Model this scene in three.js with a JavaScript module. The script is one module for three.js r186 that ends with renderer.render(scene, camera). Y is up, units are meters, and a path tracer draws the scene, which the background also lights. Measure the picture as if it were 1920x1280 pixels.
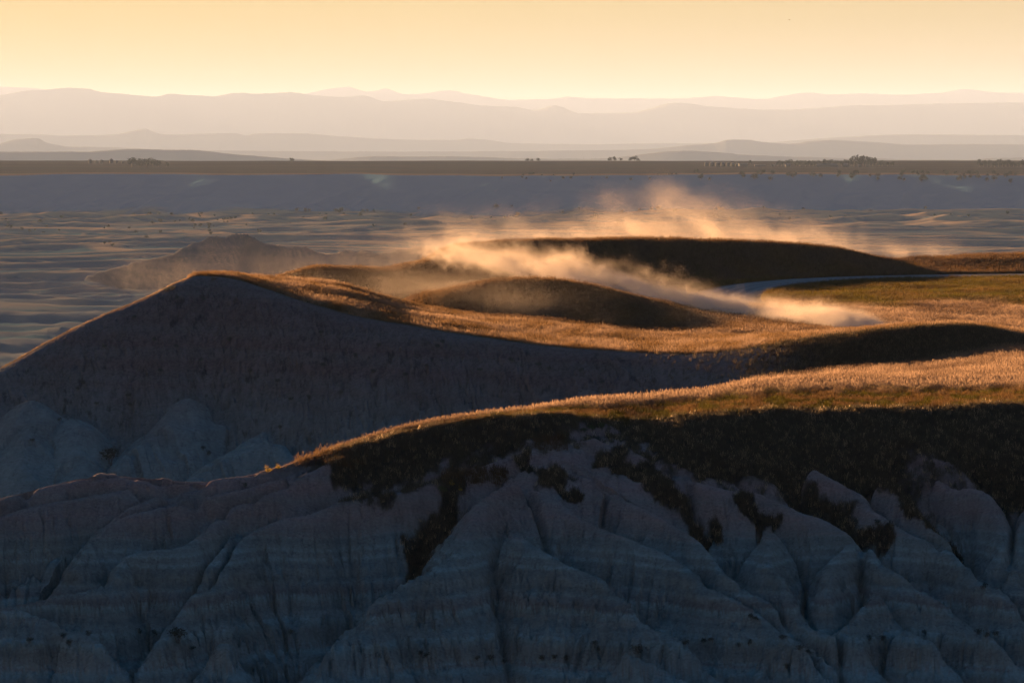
import * as THREE from 'three';
import { mergeGeometries } from 'three/addons/utils/BufferGeometryUtils.js';
import { createNoise2D, createNoise3D } from 'simplex-noise';

// ------------------------------------------------------------------ camera, sky, sun, haze
const scene = new THREE.Scene();
const CAM_Y = 120, PITCH = Math.atan(365 / 5212.4), FOC = 5212.4;       // the lens: 14 degrees high, tilted down 4 degrees
const camera = new THREE.PerspectiveCamera(14, 1920 / 1280, 1, 200000);
camera.position.set(0, CAM_Y, 0);
camera.rotation.x = -PITCH;
camera.updateMatrixWorld(true);
scene.add(camera);

const EXPOSURE = 9, SUN_AZ = -27 * Math.PI / 180, SUN_EL = 6.0 * Math.PI / 180;
const sunDir = new THREE.Vector3(Math.sin(SUN_AZ) * Math.cos(SUN_EL), Math.sin(SUN_EL), -Math.cos(SUN_AZ) * Math.cos(SUN_EL));
{
  const W = 512, H = 256, data = new Float32Array(W * H * 4);
  const zen = [0.026, 0.205, 0.48], rear = [0.03, 0.07, 0.13], warm = [1.5, 0.91, 0.0];
  for (let r = 0; r < H; r++) for (let c = 0; c < W; c++) {
    const up = ((r + 0.5) / H - 0.5) * Math.PI, az = ((c + 0.5) / W - 0.5) * 2 * Math.PI;
    const x = Math.cos(az) * Math.cos(up), z = Math.sin(az) * Math.cos(up), el = Math.max(0, up);
    const cs = (x * sunDir.x + z * sunDir.z) / Math.max(1e-4, Math.hypot(x, z)) / Math.cos(SUN_EL);
    const near = Math.pow(0.5 + 0.5 * Math.min(1, cs), 3), w = 0.66 * Math.exp(-Math.pow(el / 0.24, 1.2)) * (1 - 0.8 * Math.exp(-el / 0.026)) * near;
    const hz = Math.exp(-Math.pow(el / 0.5, 1.6)), o = (r * W + c) * 4;
    for (let k = 0; k < 3; k++) data[o + k] = (zen[k] * (1 - hz) + rear[k] * hz + (warm[k] - rear[k] * hz) * w) / EXPOSURE;
    data[o + 3] = 1;
  }
  const sky = new THREE.DataTexture(data, W, H, THREE.RGBAFormat, THREE.FloatType);
  sky.mapping = THREE.EquirectangularReflectionMapping; sky.magFilter = THREE.LinearFilter; sky.minFilter = THREE.LinearFilter; sky.needsUpdate = true;
  scene.background = sky; scene.environment = sky;
}
const sun = new THREE.DirectionalLight(new THREE.Color(1, 0.58, 0.26), 5);
sun.position.copy(sunDir).multiplyScalar(900).add(new THREE.Vector3(0, 100, -330));
sun.target.position.set(0, 100, -330);
sun.castShadow = true; sun.shadow.radius = 1.5; sun.shadow.mapSize.set(4096, 4096);
Object.assign(sun.shadow.camera, { left: -250, right: 250, top: 120, bottom: -120, near: 1, far: 3000 });
scene.add(sun, sun.target);
scene.fog = new THREE.FogExp2(new THREE.Color(0.44, 0.585, 0.90), 1.8e-5);

const renderer = new THREE.WebGLRenderer({ antialias: true });
renderer.toneMapping = THREE.LinearToneMapping; renderer.toneMappingExposure = EXPOSURE;
renderer.shadowMap.enabled = true;

// ------------------------------------------------------------------ helpers
function rng(seed) { let a = seed >>> 0; return () => { a = (a + 0x6d2b79f5) | 0; let t = Math.imul(a ^ (a >>> 15), 1 | a); t = (t + Math.imul(t ^ (t >>> 7), 61 | t)) ^ t; return ((t ^ (t >>> 14)) >>> 0) / 4294967296; }; }
const n2 = createNoise2D(rng(11)), n3 = createNoise3D(rng(12));
const fbm = (x, y, o = 4) => { let s = 0, a = 0.5, t = 0; for (let i = 0; i < o; i++) { s += a * n2(x, y); t += a; a *= 0.5; x = x * 2.03 + 17.1; y = y * 2.03 - 9.7; } return s / t; };
const clamp = (x, a, b) => x < a ? a : x > b ? b : x;
const sstep = (a, b, x) => { const t = clamp((x - a) / (b - a), 0, 1); return t * t * (3 - 2 * t); };
const mix = (a, b, t) => a + (b - a) * t;
const mix3 = (a, b, t) => [mix(a[0], b[0], t), mix(a[1], b[1], t), mix(a[2], b[2], t)];
const used = new Map();
const numbered = (n) => { const k = used.get(n) ?? 0; used.set(n, k + 1); return k ? n + '_' + String(k).padStart(3, '0') : n; };
function tag(o, label, category, group, kind) { o.userData = { label }; if (category) o.userData.category = category; if (group) o.userData.group = group; if (kind) o.userData.kind = kind; return o; }
function put(name, geo, mat, parent = scene) {
  const m = geo.isInstancedMesh ? geo : new THREE.Mesh(geo, mat);
  m.name = parent === scene ? numbered(name) : name; m.castShadow = m.receiveShadow = true; parent.add(m); return m;
}
const cP = Math.cos(PITCH), sP = Math.sin(PITCH);
// the point at depth D (metres along the ground in front of the camera) on the sight line of photograph pixel (px, py): {x, h, u = x / D}, h counted from the camera's height
function at(px, py, D) {
  const cx = (px - 960) / FOC, cy = (640 - py) / FOC, s = D / (cP + cy * sP);
  return { x: cx * s, h: (cy * cP - sP) * s, u: cx * s / D, D };
}
// monotone cubic through (xs, ys)
function pchip(xs, ys) {
  const n = xs.length, d = [], m = new Array(n).fill(0);
  for (let i = 0; i < n - 1; i++) d.push((ys[i + 1] - ys[i]) / (xs[i + 1] - xs[i]));
  m[0] = d[0]; m[n - 1] = d[n - 2];
  for (let i = 1; i < n - 1; i++) if (d[i - 1] * d[i] > 0) { const a = xs[i + 1] - xs[i], b = xs[i] - xs[i - 1], w1 = 2 * a + b, w2 = a + 2 * b; m[i] = (w1 + w2) / (w1 / d[i - 1] + w2 / d[i]); }
  return (x) => {
    if (x <= xs[0]) return ys[0]; if (x >= xs[n - 1]) return ys[n - 1];
    let i = 0; while (x > xs[i + 1]) i++;
    const h = xs[i + 1] - xs[i], t = (x - xs[i]) / h, t2 = t * t, t3 = t2 * t;
    return (2 * t3 - 3 * t2 + 1) * ys[i] + (t3 - 2 * t2 + t) * h * m[i] + (-2 * t3 + 3 * t2) * ys[i + 1] + (t3 - t2) * h * m[i + 1];
  };
}
// a long line across the land, given as [px, py, D] or [px, {h}, D]; returns u -> [D, h]
function line(pts) {
  const q = pts.map(([px, py, D]) => { if (typeof py === 'object') { const a = at(px, 500, D); return { u: a.u, D, h: py.h }; } return at(px, py, D); });
  const fD = pchip(q.map((a) => a.u), q.map((a) => a.D)), fh = pchip(q.map((a) => a.u), q.map((a) => a.h));
  return (u) => [fD(u), fh(u)];
}
const U = (px) => (px - 960) / FOC;      // near enough for masks
const H = (h) => ({ h });

// ------------------------------------------------------------------ the lie of the land: lines across it, nearest first
const rim = line([[-500, 985, 171], [0, 935, 173.3], [100, 913, 174.3], [200, 893, 175.3], [370, 904, 174.8], [500, 884, 175.8], [560, 865, 176.6], [640, 838, 177.9], [700, 824, 178.5], [850, 793, 179.8], [1000, 779, 180], [1100, 784, 181], [1200, 790, 182], [1300, 777, 183], [1400, 771, 184], [1500, 768, 184.5], [1700, 765, 185], [1920, 757, 186], [2500, 750, 188]]);
const bench = line([[-500, 995, 173.5], [0, 945, 175.6], [200, 903, 177.6], [370, 914, 177], [470, 896, 177.6], [510, 881, 177.8], [640, 836, 179.2], [850, 791, 181.6], [1000, 773, 185.5], [1100, 757, 191], [1200, 750, 193], [1250, 745, 195], [1350, 736, 197], [1400, 726, 199], [1500, 720, 201], [1700, 718, 203], [1920, 716, 205], [2500, 712, 206]]);
const dip = line([[-500, H(-46), 225], [900, H(-44), 225], [1100, H(-36), 224], [1200, H(-29), 220], [1300, H(-22.5), 217], [1400, H(-19.6), 216], [1500, H(-18.5), 215], [1700, H(-18.2), 215], [1900, H(-17.7), 216], [2500, H(-17.6), 216]]);
const faceFoot = line([[-500, H(-40), 270], [0, H(-38), 275], [375, H(-36), 275], [640, H(-36), 266], [900, H(-36), 258], [1100, H(-33), 250], [1200, H(-29.5), 250], [1300, H(-24.8), 250], [1400, 719, 253], [1500, 705, 252], [1600, 693, 250], [1700, 684, 251], [1800, 668, 254], [1900, 652, 258], [2500, 660, 262]]);
const edge = line([[-500, 850, 300], [-250, 770, 300], [0, 690, 300], [90, 640, 301], [180, 595, 302], [280, 555, 303], [340, 528, 304], [375, 518, 305], [430, 521, 303], [480, 534, 300], [560, 562, 296], [640, 585, 292], [760, 608, 287], [900, 631, 282], [1040, 649, 277], [1180, 659, 272], [1270, 663, 268], [1340, 660, 266], [1420, 650, 264], [1500, 638, 262], [1600, 626, 261], [1700, 616, 262], [1780, 612, 264], [1850, 618, 266], [1920, 634, 270], [2100, 655, 280], [2500, 660, 285]]);
const top = line([[-500, 868, 304], [0, 704, 304], [180, 609, 306], [340, 538, 308], [375, 522, 311], [430, 519, 320], [520, 524, 327], [640, 532, 332], [720, 554, 331], [800, 576, 328], [900, 591, 325], [1000, 603, 321], [1100, 613, 314], [1250, 625, 309], [1350, 626, 304], [1480, 627, 300], [1600, 627, 292], [1700, H(-18.9), 285], [1850, H(-19.1), 290], [1920, H(-19.5), 292], [2500, H(-19.8), 298]]);
const hollow = line([[-500, H(-62), 340], [350, H(-55), 340], [500, H(-40), 342], [600, H(-26), 340], [700, H(-22.5), 336], [800, H(-21.6), 333], [1000, H(-20.8), 328], [1200, H(-20.6), 322], [1400, H(-20.6), 314], [1500, H(-20.6), 310], [1700, H(-20.6), 312], [2500, H(-20.8), 320]]);
const knoll = line([[-500, H(-75), 372], [350, H(-66), 372], [500, H(-50), 372], [600, H(-27), 366], [700, H(-23.5), 356], [780, 560, 348], [820, 551, 346], [870, 538, 346], [920, 530, 346], [1010, 525, 345], [1100, 537, 343], [1200, 562, 340], [1300, 588, 335], [1400, 609, 329], [1500, 623, 324], [1620, H(-20.6), 325], [2500, H(-20.8), 335]]);
const behindKnoll = line([[-500, H(-82), 388], [350, H(-74), 388], [500, H(-54), 386], [600, H(-24), 384], [700, H(-21.8), 376], [800, H(-21.4), 372], [1000, H(-21.2), 372], [1200, H(-21), 366], [1400, H(-20.7), 360], [2500, H(-20.8), 365]]);
const backFoot = line([[-500, H(-88), 402], [350, H(-78), 402], [480, H(-50), 402], [560, H(-26), 402], [620, H(-21.6), 400], [700, H(-21), 400], [850, H(-21), 406], [1000, H(-21), 412], [1300, H(-20.9), 428], [1500, H(-20.8), 439], [1700, H(-20.7), 447], [1920, H(-20.7), 453], [2500, H(-20.7), 460]]);
const back = line([[-500, H(-92), 425], [350, H(-82), 425], [480, 540, 418], [550, 517, 416], [600, 508, 416], [660, 509, 416], [700, 511, 416], [780, 496, 421], [850, 469, 429], [950, 459, 436], [1080, 453, 444], [1300, 456, 456], [1480, 461, 463], [1560, 469, 468], [1640, 485, 471], [1700, 491, 474], [1760, 489, 476], [1830, 481, 480], [1920, 480, 484], [2500, 482, 490]]);
const behindBack = line([[-500, H(-96), 470], [350, H(-92), 470], [480, H(-45), 470], [600, H(-36), 470], [850, H(-24), 482], [1080, H(-21), 495], [1300, H(-20.5), 500], [1560, H(-22), 505], [1700, H(-26), 510], [1920, H(-28), 515], [2500, H(-30), 520]]);
const fall = line([[-500, H(-112), 600], [350, H(-112), 600], [850, H(-80), 610], [1300, H(-74), 620], [1920, H(-78), 640], [2500, H(-80), 640]]);
const gone = line([[-500, H(-135), 760], [350, H(-135), 760], [1300, H(-135), 800], [2500, H(-135), 820]]);
const BACK_LINES = [rim, bench, dip, faceFoot, edge, top, hollow, knoll, behindKnoll, backFoot, back, behindBack, fall, gone];
const softCorner = (f) => f;
function column(u) {
  const px = u * FOC + 960, [rD, rh] = rim(u);
  const s1 = mix(0.62, 0.33, sstep(820, 1250, px)), xs = [], ys = [];
  const drop = mix(1.6, 0, sstep(820, 1250, px)), face = [[75, -62], [52, -50], [34, -8.5 * s1 - 33 - drop], [20, -8.5 * s1 - 15.5 - drop], [8.5, -8.5 * s1 - drop], [3, -3 * s1 * 0.8 - drop * 0.3]];
  for (const [d, dh] of face) { xs.push(rD - d); ys.push(rh + dh); }
  for (const l of BACK_LINES) { const [D, h] = l(u); xs.push(Math.max(D, xs[xs.length - 1] + 1)); ys.push(h); }
  return pchip(xs, ys);
}

// the gravel road: centre line as [px, D], lying on the flat at -20.6
const ROAD_H = -20.55;
const roadCurve = new THREE.CatmullRomCurve3([[2900, 462], [2300, 455], [1920, 447], [1700, 441], [1560, 433], [1470, 422], [1400, 406], [1365, 385], [1372, 362], [1425, 342], [1530, 325], [1660, 312], [1850, 303], [2200, 297], [2800, 292]].map(([px, D]) => { const u = U(px); return new THREE.Vector3(u * D, 0, -D); }), false, 'centripetal');
const roadPts = roadCurve.getSpacedPoints(260);
function roadDist(x, z) { let b = 1e9; for (const p of roadPts) { const d = (p.x - x) ** 2 + (p.z - z) ** 2; if (d < b) b = d; } return Math.sqrt(b); }

// ------------------------------------------------------------------ spurs of bare clay: crest lines running down the face, flanks falling to both sides
function spur(pts, o = {}) {
  const P = pts.map(([px, py, d]) => { const D = (d ?? 0) + (o.plane ? o.plane(py, px) : 116.5 / ((py - 275) / 5212 + 0.55)) + (o.push ?? 0); const a = at(px, py, D); return [a.x, a.h, -D]; });
  const c = new THREE.CatmullRomCurve3(P.map((p) => new THREE.Vector3(...p)), false, 'centripetal').getSpacedPoints(Math.max(6, pts.length * 3));
  const seg = []; let t = 0;
  for (let i = 0; i + 1 < c.length; i++) { const a = c[i], b = c[i + 1], dx = b.x - a.x, dz = b.z - a.z, l = Math.hypot(dx, dz) || 1e-3; seg.push([a.x, a.z, dx, dz, l * l, a.y, b.y, t, l]); t += l; }
  let x0 = 1e9, x1 = -1e9, z0 = 1e9, z1 = -1e9, hm = -1e9;
  for (const v of c) { x0 = Math.min(x0, v.x); x1 = Math.max(x1, v.x); z0 = Math.min(z0, v.z); z1 = Math.max(z1, v.z); hm = Math.max(hm, v.y); }
  return { seg, x0, x1, z0, z1, hm, slope: (o.slope ?? 0.95) * (o.plane ? 1 : 1.45), r: (o.r ?? 0.55) * (o.plane ? 1 : 0.75), id: spur.n = (spur.n ?? 0) + 1, veg: o.veg ?? 0 };
}
const SPURS = [
  spur([[-260, 985], [-120, 960], [0, 935], [100, 906], [200, 893], [260, 896], [370, 906]], { r: 1.2, push: 0.3 }),
  spur([[240, 918], [150, 935], [60, 950], [-60, 990]], { r: 1.0 }),
  spur([[330, 922], [380, 950], [420, 965]], { r: 0.8, slope: 0.8 }),
  spur([[505, 886], [450, 893], [400, 899], [350, 911], [300, 926], [250, 950], [220, 967], [175, 995], [150, 1025], [135, 1070]], { r: 0.6 }),
  spur([[530, 897], [460, 916], [400, 930], [350, 942], [280, 957], [215, 975], [170, 1003], [140, 1050]], { r: 0.7, push: -0.4 }),
  spur([[640, 865], [600, 876], [550, 901], [500, 925], [450, 947], [410, 972], [380, 1000], [345, 1026], [250, 1037], [225, 1065], [200, 1098], [100, 1125], [-60, 1150]], { r: 0.6, push: -0.5 }),
  spur([[480, 940], [440, 985], [420, 1020], [400, 1060]], { r: 0.6 }),
  spur([[1110, 822], [1000, 848], [940, 863], [900, 875], [850, 891], [790, 911], [750, 923], [700, 931], [625, 943], [585, 966], [525, 973], [490, 991], [465, 1006], [435, 1046], [400, 1101], [360, 1121], [325, 1181], [300, 1210], [235, 1280]], { r: 0.5, push: -0.4 }),
  spur([[960, 905], [925, 925], [905, 948], [885, 985], [868, 1022], [825, 1062], [750, 1102], [715, 1132], [690, 1176], [650, 1202], [630, 1232], [590, 1272], [560, 1310]], { r: 1.0, slope: 0.72, push: -1.6 }),
  spur([[960, 1000], [1020, 1038], [1060, 1060], [1115, 1081], [1155, 1117], [1172, 1142], [1260, 1200], [1330, 1262]], { r: 0.8, slope: 0.8, push: -1.6 }),
  spur([[960, 904], [1010, 921], [1060, 956], [1110, 986], [1170, 1006], [1230, 1031], [1270, 1052], [1305, 1082], [1340, 1110], [1420, 1152], [1480, 1202], [1560, 1272]], { r: 0.6, push: -0.9 }),
  spur([[1055, 850], [1110, 889], [1160, 930], [1200, 951], [1240, 971], [1285, 1001], [1325, 1036], [1360, 1079], [1395, 1106], [1435, 1131], [1500, 1180], [1560, 1250]], { r: 0.5, push: -0.5 }),
  spur([[1110, 823], [1175, 843], [1230, 870], [1280, 881], [1325, 908], [1385, 923], [1425, 927], [1485, 956], [1535, 973], [1610, 1011], [1655, 1061], [1700, 1091], [1740, 1121], [1785, 1146], [1810, 1176], [1860, 1202], [1900, 1240]], { r: 0.55, push: -0.3 }),
  spur([[1270, 815], [1330, 850], [1400, 885], [1440, 905]], { r: 0.7, slope: 0.8, push: 0.3, veg: 0.35 }),
  spur([[1525, 881], [1585, 910], [1635, 955], [1675, 985], [1720, 1006], [1760, 1016], [1790, 1046], [1820, 1080], [1850, 1100], [1885, 1121], [1910, 1165]], { r: 0.7, push: 0.2 }),
  spur([[1660, 905], [1700, 945], [1740, 985], [1765, 1008]], { r: 0.5, push: 0.2 }),
  spur([[1700, 820], [1740, 850], [1780, 870]], { r: 1.2, slope: 0.7, push: 0.4, veg: 0.4 }),
  spur([[1765, 890], [1810, 911], [1850, 927], [1870, 957], [1880, 992], [1886, 1045]], { r: 0.9, push: 0.4 }),
  spur([[1990, 900], [1940, 950], [1915, 1000], [1900, 1060], [1915, 1110]], { r: 0.9, push: 0.3 }),
  spur([[1600, 1010], [1560, 1060], [1550, 1120]], { r: 0.8, push: -0.4 }),
  spur([[1450, 1000], [1440, 1050], [1470, 1100], [1500, 1160], [1560, 1200]], { r: 0.8, push: -0.6 }),
  spur([[1640, 1120], [1600, 1180], [1620, 1240], [1660, 1300]], { r: 1.0, push: -1.0 }),
  spur([[1700, 1180], [1760, 1230], [1800, 1290]], { r: 0.9, push: -1.0 }),
  spur([[-100, 1130], [60, 1150], [150, 1190], [220, 1250]], { r: 1.4, push: -1 }),
  spur([[1180, 1230], [1240, 1250], [1330, 1300]], { r: 1.4, push: -2 }),
  spur([[420, 1210], [440, 1250], [450, 1300]], { r: 1.0, push: -1 }),
];
const planeB = (py) => (17.2 + 0.62 * 303) / ((py - 275) / 5212 + 0.62) - 3.2;
const B_SPURS = [
  spur([[350, 740], [325, 775], [290, 812], [245, 850], [205, 890], [180, 930]], { plane: planeB, r: 0.7, slope: 0.92 }),
  spur([[585, 750], [545, 778], [500, 803], [440, 840], [400, 868], [365, 900]], { plane: planeB, r: 0.7, slope: 0.92 }),
  spur([[500, 822], [460, 840], [430, 855], [385, 885], [360, 915]], { plane: planeB, r: 1.2, slope: 0.92, push: -2 }),
  spur([[62, 745], [55, 800], [50, 850], [55, 905]], { plane: planeB, r: 1.0, slope: 0.92 }),
  spur([[140, 780], [150, 840], [140, 910]], { plane: planeB, r: 1.0, slope: 0.92, push: 0.4 }),
  spur([[700, 780], [660, 830], [620, 870]], { plane: planeB, r: 1.0, slope: 0.92, push: 0.5 }),
];
const crack = (n) => { const a = 1 - Math.abs(n), b = a * a * a; return b * b; };
// height of the spurs over (x, z): [height, which, distance to crest, place along crest]
function spursAt(list, x, z, floor) {
  let h = floor, who = null, wd = 0, wt = 0, second = floor;
  for (const s of list) {
    const ex = Math.max(s.x0 - x, 0, x - s.x1), ez = Math.max(s.z0 - z, 0, z - s.z1);
    if (s.hm - s.slope * (Math.hypot(ex, ez) - s.r) < h - 0.6) continue;
    let bh = -1e9, bd = 0, bt = 0;
    for (const [ax, az, dx, dz, l2, h0, h1, t0, l] of s.seg) {
      const k = clamp(((x - ax) * dx + (z - az) * dz) / l2, 0, 1), qx = x - ax - dx * k, qz = z - az - dz * k, d2 = qx * qx + qz * qz;
      const v = h0 + (h1 - h0) * k - s.slope * (Math.sqrt(d2 + s.r * s.r) - s.r);
      if (v > bh) { bh = v; bd = Math.sqrt(d2) * Math.sign(qx * dz - qz * dx || 1); bt = t0 + l * k; }
    }
    const k = 0.28, m = Math.max(h, bh), e = Math.max(k - Math.abs(h - bh), 0) / k, blended = m + e * e * k * 0.25;
    if (bh > h) { who = s; wd = bd; wt = bt; second = h; } else if (bh > second) second = bh;
    h = blended;
  }
  return [h, who, wd, wt, second];
}
// ledges: the harder beds stand out as small cliffs at the same heights everywhere
const LEDGES = [[-25.9, 0.55], [-27.25, 0.9], [-29.3, 1.0], [-31.2, 0.7]];
function terrace(h, wob) {
  let v = h;
  for (const [l, c] of LEDGES) {
    const d = h - (l + wob), w = c * 1.25;                  // just above the bed flatter, across it steeper
    if (d > -w && d < w) { const t = d / w; v += 0.42 * c * Math.sin(Math.PI * t) * (t > 0 ? -1 : -1) * -1 * (1 - Math.abs(t)) * (l > -28 ? 0.7 : 1.1); }
  }
  return v;
}
const vegRight = (px, h) => sstep(1120, 1300, px) * sstep(-23.2, -20.6, h);
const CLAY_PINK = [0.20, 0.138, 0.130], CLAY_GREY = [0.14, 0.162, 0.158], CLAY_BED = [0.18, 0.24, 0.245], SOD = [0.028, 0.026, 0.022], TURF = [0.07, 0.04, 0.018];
const vegLine = line([[-500, 880], [440, 870], [500, 884], [560, 902], [610, 872], [640, 938], [740, 928], [850, 886], [960, 856], [1060, 824], [1130, 816], [1180, 838], [1240, 872], [1330, 905], [1400, 930], [1500, 975], [1600, 960], [1700, 990], [1800, 1000], [1920, 980], [2500, 980]].map(([x, y]) => [x, y, 129.1 / ((y - 275) / 5212 + 0.62)]));
const GULLIES = [[[[865, 900], [830, 960], [800, 1000], [785, 1030]], 1.3], [[[1135, 862], [1200, 902], [1260, 942], [1325, 990]], 1.1], [[[985, 880], [1030, 912], [1075, 938]], 0.7], [[[1400, 965], [1440, 992]], 0.5], [[[1480, 900], [1560, 960], [1650, 1010]], 1.0], [[[1650, 900], [1720, 970], [1780, 1010]], 1.0], [[[560, 870], [600, 860], [640, 850]], 0.6]].map(([p, w]) => [p.map(([x, y]) => { const a = at(x, y, 129.1 / ((y - 275) / 5212 + 0.62)); return [a.x, -a.D]; }), w]);
function inGully(x, z) { let m = 0; for (const [p, w] of GULLIES) for (let i = 0; i + 1 < p.length; i++) { const [ax, az] = p[i], dx = p[i + 1][0] - ax, dz = p[i + 1][1] - az, k = clamp(((x - ax) * dx + (z - az) * dz) / (dx * dx + dz * dz), 0, 1); m = Math.max(m, 1 - Math.hypot(x - ax - dx * k, z - az - dz * k) / w); } return m; }
const strata = (h) => { const b = n2(h * 0.75, 3.3) * 0.6 + n2(h * 2.3, 8.1) * 0.4; return b; };

const ig = (g, x, z) => g > 0.02 ? g + fbm(x * 0.55 + 3, z * 0.55, 4) * 0.6 : 0;
function nearPoint(x, D, col, px) {            // [height, colour, bareness]
  const z = -D, u = x / D, [rD, rh] = rim(u);
  let h = col(D);
  const back = D > rD;
  const wx = n2(x * 0.35, z * 0.35) * 0.2, wz = n2(x * 0.35 + 40, z * 0.35 - 20) * 0.2;
  const base = h + (back ? 0 : fbm(x * 0.3, z * 0.3, 3) * 0.35);
  let [sh, who, d, t, second] = spursAt(SPURS, x + wx, z + wz, base);
  const bare = who ? sstep(-0.05, 0.45, sh - base) : 0;
  const turfy = sstep(-2.5, 0.4, D - rD);
  let veg = Math.max(turfy, back ? 1 : 0);
  h = sh;
  let rill = 0;
  if (!back || D < rD + 1) {
    const ad = Math.abs(d), tw = t + fbm(x * 0.9, z * 0.9, 2) * 0.35;
    if (who) {
      const on = sstep(0.12, 1.1, ad), sd = who.id * 13.7 + (d > 0 ? 5 : 0);
      rill = crack(n2(tw * 0.42, sd + ad * 0.05)) * 0.42 * on + crack(n2(tw * 0.9 + 9, sd + ad * 0.10)) * 0.20 * sstep(0.1, 0.8, ad) + crack(n2(tw * 2.4 + 3, sd + ad * 0.2)) * 0.13 * sstep(0.1, 0.6, ad);
    } else rill = crack(n2(x * 0.5, z * 0.12)) * 0.2;
    if (who && !back) {
      const side = who.id * 7.3 + (d > 0 ? 3 : 0), rib = 1 - Math.abs(n2(t * 0.33 + wx, side)); h -= rib * rib * 0.75 * sstep(0.2, 2.2, ad);
      const slot = sstep(0.75, 0.0, sh - second); h -= slot * slot * 0.9 * sstep(-19.5, -22, h);
    }
    const low = sstep(-24.2, -26.5, h);
    h -= rill * (1 - veg * 0.9) * (1 + low * 0.3);
    const wob = fbm(x * 0.12, z * 0.12, 2) * 0.35 + n2(x * 0.9, z * 0.9) * 0.07;
    h = mix(h, terrace(h, wob), 1);
    h -= low * (crack(n2(x * 1.7 + wx * 3, z * 0.35)) * 0.16 + crack(n2(x * 3.9, z * 0.7 + 7)) * 0.10) * (0.5 + 0.5 * n2(x * 0.2, z * 0.2 + 5));
    h += low * fbm(x * 1.6, h * 2.6 + z * 1.2, 3) * 0.13;
    h += (1 - veg) * (n2(x * 3.1, z * 3.1) * 0.03 + n2(x * 7.3, z * 7.3) * 0.018);
  }
  // colour: beds by height, sod where grass holds the slope
  const hb = h + n2(x * 0.08, z * 0.08) * 0.25, b = strata(hb);
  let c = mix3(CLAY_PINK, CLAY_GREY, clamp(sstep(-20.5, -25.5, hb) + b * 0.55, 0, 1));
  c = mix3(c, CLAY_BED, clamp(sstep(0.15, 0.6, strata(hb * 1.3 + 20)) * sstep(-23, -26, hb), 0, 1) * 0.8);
  const sp = 1 + 0.28 * strata(hb * 1.9 + 5) * sstep(-22.5, -25, hb) + 0.16 * fbm(x * 2.2, z * 2.2, 3) - 0.12 * clamp(rill * 2.4, 0, 1);  // rill term paints crevice shade into the clay colour
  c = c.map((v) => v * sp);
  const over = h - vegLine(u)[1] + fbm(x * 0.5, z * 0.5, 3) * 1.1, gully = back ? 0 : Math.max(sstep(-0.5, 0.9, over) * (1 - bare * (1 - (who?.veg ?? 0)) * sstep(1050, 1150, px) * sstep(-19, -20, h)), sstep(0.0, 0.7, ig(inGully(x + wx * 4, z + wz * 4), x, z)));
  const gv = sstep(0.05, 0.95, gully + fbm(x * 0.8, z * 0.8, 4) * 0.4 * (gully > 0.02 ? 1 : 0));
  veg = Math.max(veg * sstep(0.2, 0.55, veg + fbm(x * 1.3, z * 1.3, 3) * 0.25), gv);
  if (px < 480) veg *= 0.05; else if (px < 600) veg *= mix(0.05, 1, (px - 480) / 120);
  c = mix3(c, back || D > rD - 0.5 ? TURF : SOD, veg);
  return [h, c, veg];
}
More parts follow.
